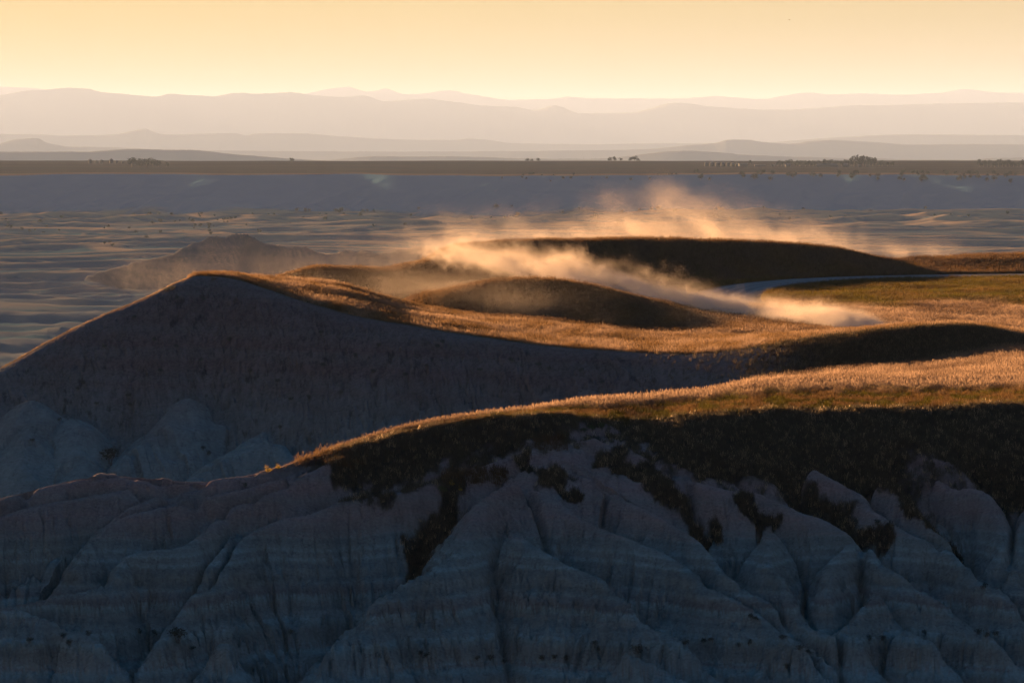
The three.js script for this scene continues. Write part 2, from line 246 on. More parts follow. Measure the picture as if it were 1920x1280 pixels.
function midPoint(x, D, col, px) {
  const z = -D, u = x / D, [eD] = edge(u), [fD] = faceFoot(u), [tD] = top(u), [kD] = backFoot(u), [bD] = back(u);
  let h = col(D), c, veg = 1;
  const nf = sstep(1400, 1250, px), face = sstep(eD + 0.8, eD - 1.5, D) * sstep(1650, 1450, px);
  let rough = fbm(x * 0.05, z * 0.05, 3) * 0.35 * (D > 290 ? 1 : 0.4) + fbm(x * 0.35, z * 0.35, 3) * 0.1;
  let rill = 0, bare = 0;
  if (face > 0) {
    const base = h;
    const wx = n2(x * 0.2, z * 0.2) * 0.6, [sh, who, d, t] = px < 760 ? spursAt(B_SPURS, x + wx, z + wx, h) : [h, null, 0, 0];
    bare = who ? sstep(0, 0.7, sh - base) : 0; h = sh;
    const down = eD - D, fx = x + fbm(x * 0.25, z * 0.25, 3) * 2.2 + (h + 25) * 0.5 * Math.sin(x * 0.085 + 1.0);
    const along = who && bare > 0.4 ? t * 1.2 : fx, far = who && bare > 0.4 ? Math.abs(d) : down;
    rill = crack(n2(along * 0.24, far * 0.035)) * 0.5 * sstep(2, 12, down) * (1 - bare) + crack(n2(along * 0.75 + 30, far * 0.05)) * 0.5 * sstep(0.5, 5, down) + crack(n2(along * 1.5 + 60, far * 0.09)) * 0.3 * sstep(0.5, 3, down);
    h -= rill * face * sstep(1330, 1150, px);
    const clump = sstep(0.42, 0.6, fbm(x * 0.5, h * 0.5 + 9, 4) + 0.16 * n2(x * 0.06, h * 0.12));
    veg = clump * 0.6 * (1 - bare) * sstep(0, 4, down);
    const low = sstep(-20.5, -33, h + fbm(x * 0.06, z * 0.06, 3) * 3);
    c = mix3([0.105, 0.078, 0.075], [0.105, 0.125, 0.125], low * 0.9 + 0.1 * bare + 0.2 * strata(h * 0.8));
    const sp = 1 + 0.18 * fbm(x * 0.9, z * 0.9, 3) - 0.12 * clamp(rill * 2.5, 0, 1);  // last term darkens the rills, shade painted as colour
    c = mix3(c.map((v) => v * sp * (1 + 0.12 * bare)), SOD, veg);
    rough *= 0.5;
  }
  const r = px > 1200 && D > 290 ? roadDist(x, z) : 99;
  // grass: straw, greener bands near the road, brown in random patches
  const g = fbm(x * 0.045, z * 0.09, 4), green = sstep(0.0, 0.5, fbm(x * 0.02 + 5, z * 0.035, 3) + (D > 370 && D < 440 && px > 1350 ? 0.35 : 0));
  let turf = mix3([0.075, 0.045, 0.02], [0.045, 0.028, 0.014], sstep(-0.4, 0.5, g));
  turf = mix3(turf, [0.042, 0.034, 0.008], green * 0.75);
  turf = turf.map((v) => v * (1 + 0.25 * fbm(x * 0.6, z * 0.6, 3)));
  c = c ? mix3(turf, c, face) : turf;
  if (face > 0) veg = mix(1, veg, face);
  h += rough * sstep(3, 9, r);
  if (r < 12) { h = mix(h, ROAD_H - 0.06, sstep(11, 4.6, r)); const v = sstep(6.2, 4.4, r); c = mix3(c, [0.07, 0.06, 0.052], v); veg *= 1 - v; }
  return [h, c, veg];
}

// ------------------------------------------------------------------ a sheet of land: rows by depth, columns by bearing from the overlook
function sheet(name, us, Ds, f, mat, label, cat) {
  const nu = us.length, nd = Ds.length, pos = new Float32Array(nu * nd * 3), col = new Float32Array(nu * nd * 3), uv = new Float32Array(nu * nd * 2), heights = new Float32Array(nu * nd), vegs = new Float32Array(nu * nd);
  for (let i = 0; i < nu; i++) {
    const u = us[i], cf = f.column ? f.column(u) : null, px = u * FOC + 960;
    for (let j = 0; j < nd; j++) {
      const D = Ds[j], x = u * D, k = j * nu + i, [h, c, v] = f.point(x, D, cf, px);
      pos[k * 3] = x; pos[k * 3 + 1] = h + CAM_Y; pos[k * 3 + 2] = -D; heights[k] = h; vegs[k] = v ?? 0;
      col[k * 3] = c[0]; col[k * 3 + 1] = c[1]; col[k * 3 + 2] = c[2]; uv[k * 2] = x; uv[k * 2 + 1] = D + h * 1.3;
    }
  }
  const idx = new Uint32Array((nu - 1) * (nd - 1) * 6); let q = 0;
  for (let j = 0; j + 1 < nd; j++) for (let i = 0; i + 1 < nu; i++) { const a = j * nu + i, b = a + 1, c = a + nu, d = c + 1; idx[q++] = a; idx[q++] = b; idx[q++] = c; idx[q++] = b; idx[q++] = d; idx[q++] = c; }
  const g = new THREE.BufferGeometry();
  g.setAttribute('position', new THREE.BufferAttribute(pos, 3)); g.setAttribute('color', new THREE.BufferAttribute(col, 3)); g.setAttribute('uv', new THREE.BufferAttribute(uv, 2));
  g.setIndex(new THREE.BufferAttribute(idx, 1)); g.computeVertexNormals();
  const m = put(name, g, mat); tag(m, label, cat, null, 'structure');
  const look = (arr) => (u, D) => {
    let l = 0, r = nu - 2; while (l < r) { const md = (l + r + 1) >> 1; if (us[md] <= u) l = md; else r = md - 1; }
    const i = l, fx = clamp((u - us[i]) / (us[i + 1] - us[i]), 0, 1);
    let lo = 0, hi = nd - 2; while (lo < hi) { const md = (lo + hi + 1) >> 1; if (Ds[md] <= D) lo = md; else hi = md - 1; }
    const fy = clamp((D - Ds[lo]) / (Ds[lo + 1] - Ds[lo]), 0, 1), k = lo * nu + i;
    return mix(mix(arr[k], arr[k + 1], fx), mix(arr[k + nu], arr[k + nu + 1], fx), fy);
  };
  return { mesh: m, h: look(heights), veg: look(vegs) };
}
function steps(list) { const r = []; for (const [a, b, s] of list) for (let d = a; d < b - 1e-6; d += s) r.push(d); r.push(list[list.length - 1][1]); return r; }
function spread(a, b, n) { return Array.from({ length: n }, (_, i) => a + (b - a) * i / (n - 1)); }

function grainTexture(size, f) {
  const d = new Uint8Array(size * size * 4);
  for (let y = 0; y < size; y++) for (let x = 0; x < size; x++) { const v = clamp(f(x / size, y / size) * 255, 0, 255), o = (y * size + x) * 4; d[o] = d[o + 1] = d[o + 2] = v; d[o + 3] = 255; }
  const t = new THREE.DataTexture(d, size, size); t.wrapS = t.wrapT = THREE.RepeatWrapping; t.magFilter = THREE.LinearFilter; t.needsUpdate = true; return t;
}
const tile = (f) => (u, v) => { const a = f(u, v), b = f(u - 1, v), c = f(u, v - 1), d = f(u - 1, v - 1); return mix(mix(a, b, u), mix(c, d, u), v); };
const grit = grainTexture(512, tile((u, v) => 0.5 + 0.28 * fbm(u * 14, v * 14, 4) + 0.18 * n2(u * 90, v * 90) - 0.3 * crack(n2(u * 16, v * 9 + 40)) * sstep(0, 0.4, n2(u * 5, v * 5 + 9))));
grit.repeat.set(1 / 5.3, 1 / 5.3);
const crust = grainTexture(512, tile((u, v) => 0.80 + 0.20 * fbm(u * 12 + 5, v * 12, 5) + 0.08 * n2(u * 70, v * 70 + 3) - 0.34 * crack(n2(u * 9, v * 6 + 20)) * sstep(-0.1, 0.4, n2(u * 4 + 2, v * 4)))); crust.repeat.set(1 / 4.3, 1 / 4.3);
const crustWide = crust.clone(); crustWide.repeat.set(1 / 8.1, 1 / 8.1); crustWide.needsUpdate = true;
const clayMat = new THREE.MeshPhysicalMaterial({ name: 'clay', vertexColors: true, roughness: 0.95, map: crust, bumpMap: grit, bumpScale: 0.18, color: new THREE.Color(1.06, 1.07, 1.08) });
clayMat.specularIntensity = 0;
const coarse = grit.clone(); coarse.repeat.set(1 / 9.7, 1 / 9.7); coarse.needsUpdate = true;
const hillMat = new THREE.MeshPhysicalMaterial({ name: 'hillside', specularIntensity: 0, vertexColors: true, roughness: 1, map: crustWide, color: new THREE.Color(1.2, 1.2, 1.2), bumpMap: coarse, bumpScale: 0.16 });
const farMat = new THREE.MeshPhysicalMaterial({ name: 'far_land', specularIntensity: 0, vertexColors: true, roughness: 1 });

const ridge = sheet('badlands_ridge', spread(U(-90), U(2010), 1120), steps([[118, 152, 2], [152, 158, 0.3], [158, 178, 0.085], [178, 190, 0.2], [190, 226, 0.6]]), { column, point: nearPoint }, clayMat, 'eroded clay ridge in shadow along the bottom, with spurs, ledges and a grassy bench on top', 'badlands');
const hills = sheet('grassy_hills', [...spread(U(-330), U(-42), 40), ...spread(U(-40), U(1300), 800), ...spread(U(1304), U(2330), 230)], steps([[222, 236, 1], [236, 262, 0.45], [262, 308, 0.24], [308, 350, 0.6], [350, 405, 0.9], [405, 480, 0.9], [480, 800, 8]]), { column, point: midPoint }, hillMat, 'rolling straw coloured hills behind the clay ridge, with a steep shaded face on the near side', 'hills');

// ------------------------------------------------------------------ road
{
  const pos = [], idx = [], uv = []; const n = 420, P = roadCurve.getSpacedPoints(n), across = [-4.3, -3.9, -1.9, 0, 1.9, 3.9, 4.3], crown = [-0.10, 0.02, 0.07, 0.09, 0.07, 0.02, -0.10];
  for (let i = 0; i <= n; i++) {
    const a = P[Math.max(0, i - 1)], b = P[Math.min(n, i + 1)], tx = b.x - a.x, tz = b.z - a.z, l = Math.hypot(tx, tz), nx = -tz / l, nz = tx / l;
    across.forEach((w, k) => { pos.push(P[i].x + nx * w, ROAD_H + CAM_Y + crown[k] + n2(P[i].x * 0.3 + w, P[i].z * 0.3) * 0.015, P[i].z + nz * w); uv.push(w / 8.6 + 0.5, i * 1.4 / 40); });
    if (i < n) for (let k = 0; k + 1 < across.length; k++) { const q = i * across.length + k, r = q + across.length; idx.push(q, r, q + 1, q + 1, r, r + 1); }
  }
  const g = new THREE.BufferGeometry(); g.setAttribute('position', new THREE.Float32BufferAttribute(pos, 3)); g.setAttribute('uv', new THREE.Float32BufferAttribute(uv, 2)); g.setIndex(idx); g.computeVertexNormals();
  const gravel = grit.clone(); gravel.repeat.set(3, 6); gravel.needsUpdate = true;
  const wear = grainTexture(256, (u, v) => { const w = (u - 0.5) * 8.6, tr = Math.max(...[-2.6, -0.9, 0.9, 2.6].map((c) => Math.exp(-Math.pow((w - c - 0.15 * Math.sin(v * 6.283)) / 0.35, 2)))), edge = sstep(3.2, 4.1, Math.abs(w)); return 0.72 + 0.22 * tr - 0.3 * edge * (0.6 + 0.4 * n2(u * 20, v * 9)) + 0.08 * n2(u * 40, v * 40); });
  const m = put('gravel_road', g, new THREE.MeshPhysicalMaterial({ name: 'gravel', specularIntensity: 0, map: wear, color: new THREE.Color().setRGB(0.16, 0.145, 0.145), roughness: 0.95, bumpMap: gravel, bumpScale: 0.03, side: THREE.DoubleSide }));
  tag(m, 'pale gravel road curving through the grass in front of the back hill', 'road', null, 'structure');
}

// ------------------------------------------------------------------ valley, butte and tableland
const butteCrest = [[150, 520], [215, 500], [270, 485], [330, 470], [352, 458], [375, 452], [392, 442], [405, 440], [420, 442], [440, 437], [452, 436], [470, 440], [500, 455], [540, 462], [575, 463], [620, 475], [650, 468], [700, 470], [740, 466], [790, 463], [812, 460], [828, 476], [870, 500]];
const butteLine = line(butteCrest.map(([x, y]) => [x, y, 2250 + 60 * Math.sin(x * 0.013)]));
const bU0 = U(160), bU1 = U(860);
const rimFar = (x) => 4560 + 130 * fbm(x * 0.0011, 4.4, 3) + 40 * n2(x * 0.006, 1.2);
let c0 = 0;
function valleyPoint(x, D) {
  const z = -D, u = x / D, px = u * FOC + 960;
  const floor = mix(-112, -103, sstep(1100, 3800, D));
  const rollAmp = mix(7, 9, sstep(1500, 3500, D));
  // low swells drawn out across the view, and small sharp mounds
  const w = fbm(x * 0.0012, z * 0.0012, 2) * 160;
  const soft = (n) => 1 - Math.sqrt(n * n + 0.03), roll = soft(n2((x + w * 2) * 0.0009, (z + w) * 0.0042)), roll2 = soft(n2((x - w * 1.6) * 0.0014 + 9, (z + w * 0.8) * 0.0085));
  let h = floor + 7 * fbm(x * 0.0007 + 3, z * 0.0022, 3) + 0.7 * rollAmp * (Math.pow(roll, 3) - 0.35) * 1.2 + 1.6 * Math.pow(roll2, 3) + fbm(x * 0.006, z * 0.014, 3) * 1.2;
  // foothills running out obliquely from the scarp
  const fh = sstep(3250, 3900, D) * sstep(4650, 4300, D);
  let fr = 0;
  if (fh > 0) { const q = w * 0.5; fr = soft(n2((x + 0.9 * z + q) * 0.0021 + 3, (z - 0.25 * x) * 0.0016)); const f2 = soft(n2((x - 0.7 * z) * 0.0046 + 8, (z + 0.3 * x + q) * 0.003)); h += fh * (13 * Math.pow(fr, 3) + 4 * f2 * f2 - 3); fr = Math.max(sstep(0.74, 0.83, fr), 0.8 * sstep(0.74, 0.83, f2)) * fh; }
  const hm = soft(n2((x + w * 0.4) * 0.009, (z - w * 0.3) * 0.011 + 4)), hk = sstep(-0.3, 0.4, fbm(x * 0.0016 + 2, z * 0.0035, 2)); h += hk * (2.6 * hm * hm + 1.0 * soft(n2(x * 0.024 + 3, z * 0.026)) - 1.8);
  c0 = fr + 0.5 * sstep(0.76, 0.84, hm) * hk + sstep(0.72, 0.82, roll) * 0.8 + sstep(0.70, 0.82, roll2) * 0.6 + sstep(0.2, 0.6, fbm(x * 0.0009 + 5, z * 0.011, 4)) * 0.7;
  const bad = sstep(2700, 2200, D) * sstep(700, 300, px);
  if (bad > 0) { const m = 1 - Math.abs(n2(x * 0.009 + w * 0.012, z * 0.014)); h += bad * (Math.pow(m, 2) * 1.6 + fbm(x * 0.008 + w * 0.01, z * 0.016, 4) * 1.6 - soft(n2(x * 0.02 + w * 0.05, z * 0.03)) * 0.8); }
  let c = mix3([0.04, 0.07, 0.085], [0.022, 0.055, 0.075], sstep(-0.25, 0.45, fbm(x * 0.0016, z * 0.012, 4)));  // bluish tones paint distance haze into the floor colour
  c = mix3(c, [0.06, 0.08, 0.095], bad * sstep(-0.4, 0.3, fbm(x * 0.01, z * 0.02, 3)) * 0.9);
  c = mix3(c, [0.21, 0.145, 0.095], clamp(c0, 0, 1) * (1 - bad * 0.6));  // straw on the crests paints in sunlit streaks, among random straw patches
  // the butte
  if (u > bU0 && u < bU1 && D > 2050 && D < 2460) {
    const [bD, bh] = butteLine(u), d = Math.abs(D - bD), n = 1 - Math.abs(n2(x * 0.035, z * 0.008)), s = bh + fbm(x * 0.06, 2, 3) * 1.6 - d * 0.42 - (n * 0.1 + 0.06) * d * 0.6 - Math.max(0, 7 - Math.abs(bD - D)) * 0.02;
    if (s > h) { h = s; c = mix3([0.05, 0.05, 0.055], [0.075, 0.068, 0.07], sstep(-0.5, 0.5, n2(h * 0.3, 2))); }
  }
  // the tableland: spurred scarp with a flat top rising gently to its far edge
  const rD = rimFar(x), spurs = Math.pow(soft(n2((x + 0.5 * z + w * 0.3) * 0.0030, 7.7 + z * 0.0004)), 2), spurs2 = Math.pow(1 - Math.abs(n2((x + 0.3 * z) * 0.012, z * 0.001)), 2);
  const topH = -45.5 + (D - 4600) * 0.0105 + fbm(x * 0.0015, z * 0.002, 2) * 0.8;
  const foot = 340 + 70 * Math.pow(spurs, 3) + 45 * spurs2, k = clamp((D - (rD - foot)) / foot, 0, 1);
  if (k > 0 && D < rD) { const v = mix(h, topH, Math.pow(k, 1.25 - 0.3 * spurs) * 0.985 + 0.015 * k); h = v + fbm(x * 0.008, z * 0.008, 3) * 3 * k * (1 - k) * 4 * 0.6; c = mix3(c, [0.055, 0.115, 0.15], sstep(0, 0.15, k)); }  // blue here is haze painted into the scarp colour
  if (D >= rD) {
    h = topH; const far = sstep(6050, 6400, D); h = mix(h, -140, far);
    const f = n2(z * 0.006 + n2(x * 0.0006, 2) * 0.6, Math.floor(x * 0.0013 + n2(0.3, z * 0.001)) * 3.1);
    c = f > 0.15 ? [0.028, 0.022, 0.018] : f > -0.3 ? [0.017, 0.017, 0.016] : [0.022, 0.016, 0.015];
    if (D < rD + 110) c = [0.08, 0.055, 0.038];
  }
  return [h, c];
}
const geom = (a, b, n) => Array.from({ length: n }, (_, i) => a * Math.pow(b / a, i / (n - 1)));
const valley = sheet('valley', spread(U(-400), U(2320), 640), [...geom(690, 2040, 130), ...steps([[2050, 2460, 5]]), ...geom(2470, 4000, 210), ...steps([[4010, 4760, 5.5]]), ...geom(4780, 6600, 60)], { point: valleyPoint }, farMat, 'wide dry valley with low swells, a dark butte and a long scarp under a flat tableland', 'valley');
{
  // the plain that everything stands on, out to the horizon
  const g = new THREE.CircleGeometry(66000, 96); g.rotateX(-Math.PI / 2); g.translate(0, CAM_Y - 146, 0);
  const m = put('ground', g, new THREE.MeshPhysicalMaterial({ name: 'far_plain', specularIntensity: 0, color: new THREE.Color().setRGB(0.14, 0.12, 0.09), roughness: 1 }));
  tag(m, 'hazy flat plain running out to the foot of the mountains', 'plain', null, 'structure');
}
// ------------------------------------------------------------------ far ranges, each a strip of hills with its own depth
function range(name, D, crest, depth, rough, label, seed, color) {
  const l = line(crest.map(([x, y]) => [x, y, D]));
  const Ds = []; for (let i = 0; i <= 28; i++) Ds.push(D - depth + (i / 20) * depth);
  const f = { point: (x, d) => {
    const u = x / d, [, hc] = l(u), b = -150, t = (d - (D - depth)) / depth, shape = t < 1 ? Math.pow(t, 1.5) : Math.max(0, 1 - (t - 1) * 2.4);
    const e = n2(x * 9 / D * 6 + seed, seed) * 0.5 + n2(x * 40 / D * 6, seed + 3) * 0.3 + n2(x * 130 / D * 6, seed + 6) * 0.3 + n2(x * 420 / D * 6, seed + 8) * 0.15;
    const gully = (1 - Math.abs(n2(x / depth * 2.3 + seed, d / depth * 1.2))) * 0.22 * (1 - Math.abs(2 * Math.min(t, 1) - 1));
    return [b + (hc - b) * shape * (1 - gully) + e * rough * D / FOC * shape, color];
  } };
  return sheet(name, spread(U(-150), U(2070), 560), Ds, f, farMat, label, 'mountains');
}
const HILL = [0.10, 0.105, 0.10];
range('far_hills', 15000, [[-150, 290], [0, 284], [150, 284], [250, 279], [300, 280], [360, 281], [420, 287], [520, 295], [620, 302], [700, 308], [2070, 312]], 1200, 1, 'low blue grey hills at left just beyond the tableland', 3, HILL);
range('far_hills', 19000, [[-150, 300], [600, 300], [700, 293], [860, 293], [960, 296], [1100, 298], [1290, 282], [1400, 290], [1500, 294], [1800, 299], [1880, 296], [2070, 290]], 1400, 1, 'faint low swells beyond the middle of the tableland', 5, HILL);
range('far_hills', 27000, [[-150, 278], [0, 268], [30, 261], [70, 259], [85, 267], [140, 275], [220, 276], [300, 280], [700, 284], [1200, 280], [1290, 272], [1345, 267], [1365, 262], [1400, 262], [1430, 266], [1480, 269], [1520, 264], [1560, 262], [1600, 264], [1660, 268], [1700, 271], [1800, 270], [2070, 272]], 1800, 0.8, 'hazy mesa line with a small flat butte at far left', 7, HILL);
range('far_hills', 36000, [[-150, 252], [0, 251], [80, 252], [110, 254], [210, 252], [245, 246], [262, 242], [272, 241], [285, 246], [305, 252], [340, 251], [440, 250], [460, 253], [480, 250], [570, 250], [620, 254], [780, 262], [850, 262], [880, 259], [905, 261], [960, 268], [1100, 270], [1280, 268], [1400, 268], [1560, 258], [1700, 252], [2070, 255]], 2200, 0.7, 'pale far ridge with a pointed knob at left', 9, HILL);
range('mountains', 50000, [[-150, 178], [0, 178], [30, 172], [90, 167], [130, 164], [165, 166], [190, 173], [260, 178], [290, 181], [320, 176], [365, 178], [400, 180], [440, 174], [480, 176], [540, 173], [590, 178], [640, 182], [680, 179], [720, 190], [800, 185], [860, 192], [900, 198], [960, 200], [1000, 206], [1040, 198], [1090, 212], [1180, 210], [1270, 192], [1340, 200], [1450, 205], [1600, 198], [1780, 194], [2070, 190]], 5000, 1.5, 'nearer crest of the hazy mountain range', 13, HILL);
range('mountains', 62000, [[-150, 166], [0, 163], [60, 165], [120, 172], [300, 182], [540, 180], [590, 172], [620, 166], [650, 163], [690, 172], [722, 166], [760, 177], [800, 174], [840, 169], [880, 176], [920, 182], [960, 187], [1040, 185], [1068, 181], [1110, 184], [1180, 184], [1280, 184], [1350, 180], [1430, 186], [1460, 181], [1520, 173], [1560, 177], [1620, 175], [1680, 177], [1760, 174], [1805, 167], [1860, 172], [1920, 174], [2070, 170]], 6000, 1.6, 'highest pale crest of the mountain range on the skyline', 17, HILL);

// where a sight line meets a sheet of land, searched from near to far (only to find where a thing seen in the photograph stands)
function ground(land, px, py, D0, D1, step) {
  let prev = null;
  for (let D = D0; D <= D1; D += step) { const a = at(px, py, D), g = land.h(a.u, D) - a.h; if (prev !== null && g >= 0) return { x: a.x, h: land.h(a.u, D), D }; prev = g; }
  return null;
}
// ------------------------------------------------------------------ grass
function tuft(seed, blades, spreadR, hMin, hMax, width, heads) {
  const r = rng(seed), pos = [], col = [];
  for (let i = 0; i < blades; i++) {
    const a = r() * 6.283, q = Math.sqrt(r()) * spreadR, x = Math.cos(a) * q, z = Math.sin(a) * q, h = mix(hMin, hMax, r()), yaw = r() * 3.1416, w = width * mix(0.7, 1.3, r());
    const lx = (r() - 0.35) * 0.5 * h, lz = (r() - 0.5) * 0.5 * h, cx = Math.cos(yaw) * w, cz = Math.sin(yaw) * w, mx = x + lx * 0.35, mz = z + lz * 0.35;
    pos.push(x - cx, 0, z - cz, x + cx, 0, z + cz, mx + cx * 0.8, h * 0.55, mz + cz * 0.8, x - cx, 0, z - cz, mx + cx * 0.8, h * 0.55, mz + cz * 0.8, mx - cx * 0.8, h * 0.55, mz - cz * 0.8);
    pos.push(mx - cx * 0.8, h * 0.55, mz - cz * 0.8, mx + cx * 0.8, h * 0.55, mz + cz * 0.8, x + lx, h, z + lz);
    if (heads && r() < heads) { const s = w * 1.7, tx = x + lx, tz = z + lz; pos.push(tx - s, h * 0.9, tz - s, tx + s, h * 0.94, tz + s * 0.4, tx + lx * 0.15, h * 1.22, tz); }
  }
  const g = new THREE.BufferGeometry(); g.setAttribute('position', new THREE.Float32BufferAttribute(pos, 3)); g.computeVertexNormals(); return g;
}
const grassMat = new THREE.MeshPhysicalMaterial({ name: 'dry_grass', color: 0xffffff, roughness: 1, transmission: 0.5, thickness: 0, side: THREE.DoubleSide, specularIntensity: 0 });
const TUFTS = [tuft(1, 11, 0.22, 0.2, 0.5, 0.012, 0.35), tuft(2, 10, 0.25, 0.25, 0.6, 0.011, 0.5), tuft(3, 12, 0.24, 0.15, 0.4, 0.013, 0.2)];
const M4 = new THREE.Matrix4(), Q = new THREE.Quaternion(), V = new THREE.Vector3(), S = new THREE.Vector3(), E = new THREE.Euler(), C = new THREE.Color();
function grass(name, label, n, seed, region, land) {
  // region(r) -> {u, D, s, c} or null
  const r = rng(seed), list = TUFTS.map(() => []);
  for (let i = 0; i < n; i++) { const p = region(r); if (p) { p.yaw = r() * 6.283; p.tilt = (r() - 0.5) * 0.25; list[Math.floor(r() * TUFTS.length)].push(p); } }
  const made = [];
  list.forEach((ps, k) => {
    if (!ps.length) return;
    const m = new THREE.InstancedMesh(TUFTS[k], grassMat, ps.length);
    ps.forEach((p, i) => {
      V.set(p.u * p.D, land.h(p.u, p.D) + CAM_Y - 0.03, -p.D); E.set(p.tilt, p.yaw, p.tilt * 0.7); Q.setFromEuler(E); const s = p.s; S.set(s * (p.w ?? 1), s, s * (p.w ?? 1));
      m.setMatrixAt(i, M4.compose(V, Q, S)); m.setColorAt(i, C.setRGB(...p.c));
    });
    put(name, m); tag(m, label + ['', ' with taller seed stalks', ' in short tufts'][k], 'grass', null, 'stuff'); made.push(m);
  });
  return made;
}
const STRAW = [0.19, 0.124, 0.085], GOLD = [0.088, 0.050, 0.021], GREEN = [0.050, 0.040, 0.009], BROWN = [0.072, 0.045, 0.031];
const tint = (c, r, a = 0.3) => { const k = 1 + (r() - 0.5) * 2 * a; return c.map((v) => Math.min(0.9, v * k)); };
grass('grass', 'golden dry grass on the sunlit bench above the clay ridge', 60000, 101, (r) => {
  const px = mix(470, 2010, Math.pow(r(), 0.75)), u = U(px), [rD] = rim(u), [bD] = bench(u), D = mix(rD - 0.6, bD + 1.5, r());
  const band = sstep(0.45, 0.8, (D - rD) / (bD - rD) + 0.12 * n2(u * 90, D * 0.2));
  if (px < 1000 && r() > mix(0.06, 0.7, sstep(520, 900, px))) return null;
  return { u, D, s: mix(0.4, 1.0, r()) * mix(0.5, 1, sstep(540, 950, px)) * mix(0.6, 1, band), c: tint(mix3(mix3(n2(u * 60, D * 0.3) > 0.1 ? GREEN : GOLD, STRAW, band), BROWN, sstep(1050, 700, px) * 0.75), r) };
}, ridge);
for (const [x0, x1, y0, y1, n, l] of [[832, 950, 884, 912, 260, 'amber grass on the small knob in the middle of the clay ridge'], [555, 650, 842, 876, 260, 'rusty grass along the left end of the lit ridge crest'], [998, 1062, 824, 846, 120, 'reddish grass left of the pale clay knob'], [640, 690, 852, 880, 90, 'reddish grass at the left edge of the dark hollow']])
  grass('grass', l, n, 120 + x0, (r) => { const px = mix(x0, x1, r()), t = (px - x0) / (x1 - x0), py = mix(y0, y1, r()), g = ground(ridge, px, py, 160, 190, 0.15); return g && { u: g.x / g.D, D: g.D, s: mix(0.5, 1, r()), c: tint(mix3(GOLD, BROWN, r()), r) }; }, ridge);
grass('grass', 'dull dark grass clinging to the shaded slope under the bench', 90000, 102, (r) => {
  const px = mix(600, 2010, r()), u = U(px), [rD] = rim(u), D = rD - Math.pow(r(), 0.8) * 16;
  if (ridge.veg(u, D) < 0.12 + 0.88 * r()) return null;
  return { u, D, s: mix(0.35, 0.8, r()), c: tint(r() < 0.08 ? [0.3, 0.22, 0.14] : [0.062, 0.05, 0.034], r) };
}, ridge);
grass('grass', 'straw grass on the low rise between the bench and the shaded hill at right', 34000, 103, (r) => {
  const px = mix(1330, 2010, r()), u = U(px), [bD] = bench(u), [fD] = faceFoot(u), D = mix(bD, 225.5, r());
  return { u, D, s: mix(0.5, 1, r()), c: tint(mix3(STRAW, BROWN, 0.35 + 0.5 * n2(u * 40, D * 0.06)), r) };
}, ridge);
grass('grass', 'straw grass on the foot of the shaded hill at right', 26000, 108, (r) => {
  const px = mix(1390, 2010, r()), u = U(px), [fD] = faceFoot(u), D = mix(225, fD + 1, r());
  return { u, D, s: mix(0.5, 1, r()), c: tint(mix3(STRAW, BROWN, 0.35 + 0.5 * n2(u * 40, D * 0.06)), r) };
}, hills);
grass('grass', 'amber grass on the sunlit back of the hill with the steep clay face', 95000, 104, (r) => {
  const px = mix(-40, 1980, r()); if (px < 400 && r() > 0.25) return null; const u = U(px), [eD] = edge(u), [tD] = top(u), D = mix(eD - 0.4, Math.max(tD + 3, eD + 5), r());
  return { u, D, s: mix(0.4, 0.95, r()) * (px < 350 ? 0.4 : 1), c: tint(mix3(STRAW, GOLD, 0.55 + 0.5 * n2(u * 50, D * 0.07)), r) };
}, hills);
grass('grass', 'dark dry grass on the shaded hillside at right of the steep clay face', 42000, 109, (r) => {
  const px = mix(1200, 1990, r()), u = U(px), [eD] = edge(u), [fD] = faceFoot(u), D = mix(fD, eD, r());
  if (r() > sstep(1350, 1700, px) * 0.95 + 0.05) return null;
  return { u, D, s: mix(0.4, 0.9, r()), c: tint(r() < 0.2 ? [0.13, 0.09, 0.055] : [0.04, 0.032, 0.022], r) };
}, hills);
grass('grass', 'brown grass on the small rounded knoll and the hollow behind', 60000, 105, (r) => {
  const px = mix(560, 1560, r()), u = U(px), [tD] = top(u), [bD] = behindKnoll(u), D = mix(tD, bD, r());
  return { u, D, s: mix(0.6, 1.2, r()), c: tint(mix3(GOLD, BROWN, 0.5 + 0.5 * n2(u * 50, D * 0.05)), r) };
}, hills);
grass('grass', 'green and straw grass on the flat field inside the bend of the road', 110000, 106, (r) => {
  const px = mix(1290, 2010, r()), u = U(px), [hD] = hollow(u), D = mix(Math.max(288, hD - 12), 452, Math.pow(r(), 1.2));
  if (roadDist(u * D, -D) < 4.9) return null;
  const band = sstep(352, 378, D + 14 * n2(u * 30, D * 0.02));
  return { u, D, s: mix(0.55, 1.1, r()), c: tint(mix3(mix3(STRAW, BROWN, 0.5 + 0.6 * n2(u * 40, D * 0.04)), mix3(GREEN, GOLD, 0.3 + 0.4 * n2(u * 30 + 7, D * 0.08)), band), r) };
}, hills);
grass('grass', 'dark brown grass over the long back hill behind the road', 110000, 107, (r) => {
  const px = mix(520, 2010, r()), u = U(px), [kD] = backFoot(u), [bD] = back(u), D = mix(kD - 4, bD + 3, Math.pow(r(), 0.8));
  if (roadDist(u * D, -D) < 4.9) return null;
  return { u, D, s: mix(0.7, 1.5, r()), c: tint(mix3(GOLD, BROWN, 0.5 + 0.5 * n2(u * 50, D * 0.05)), r) };
}, hills);

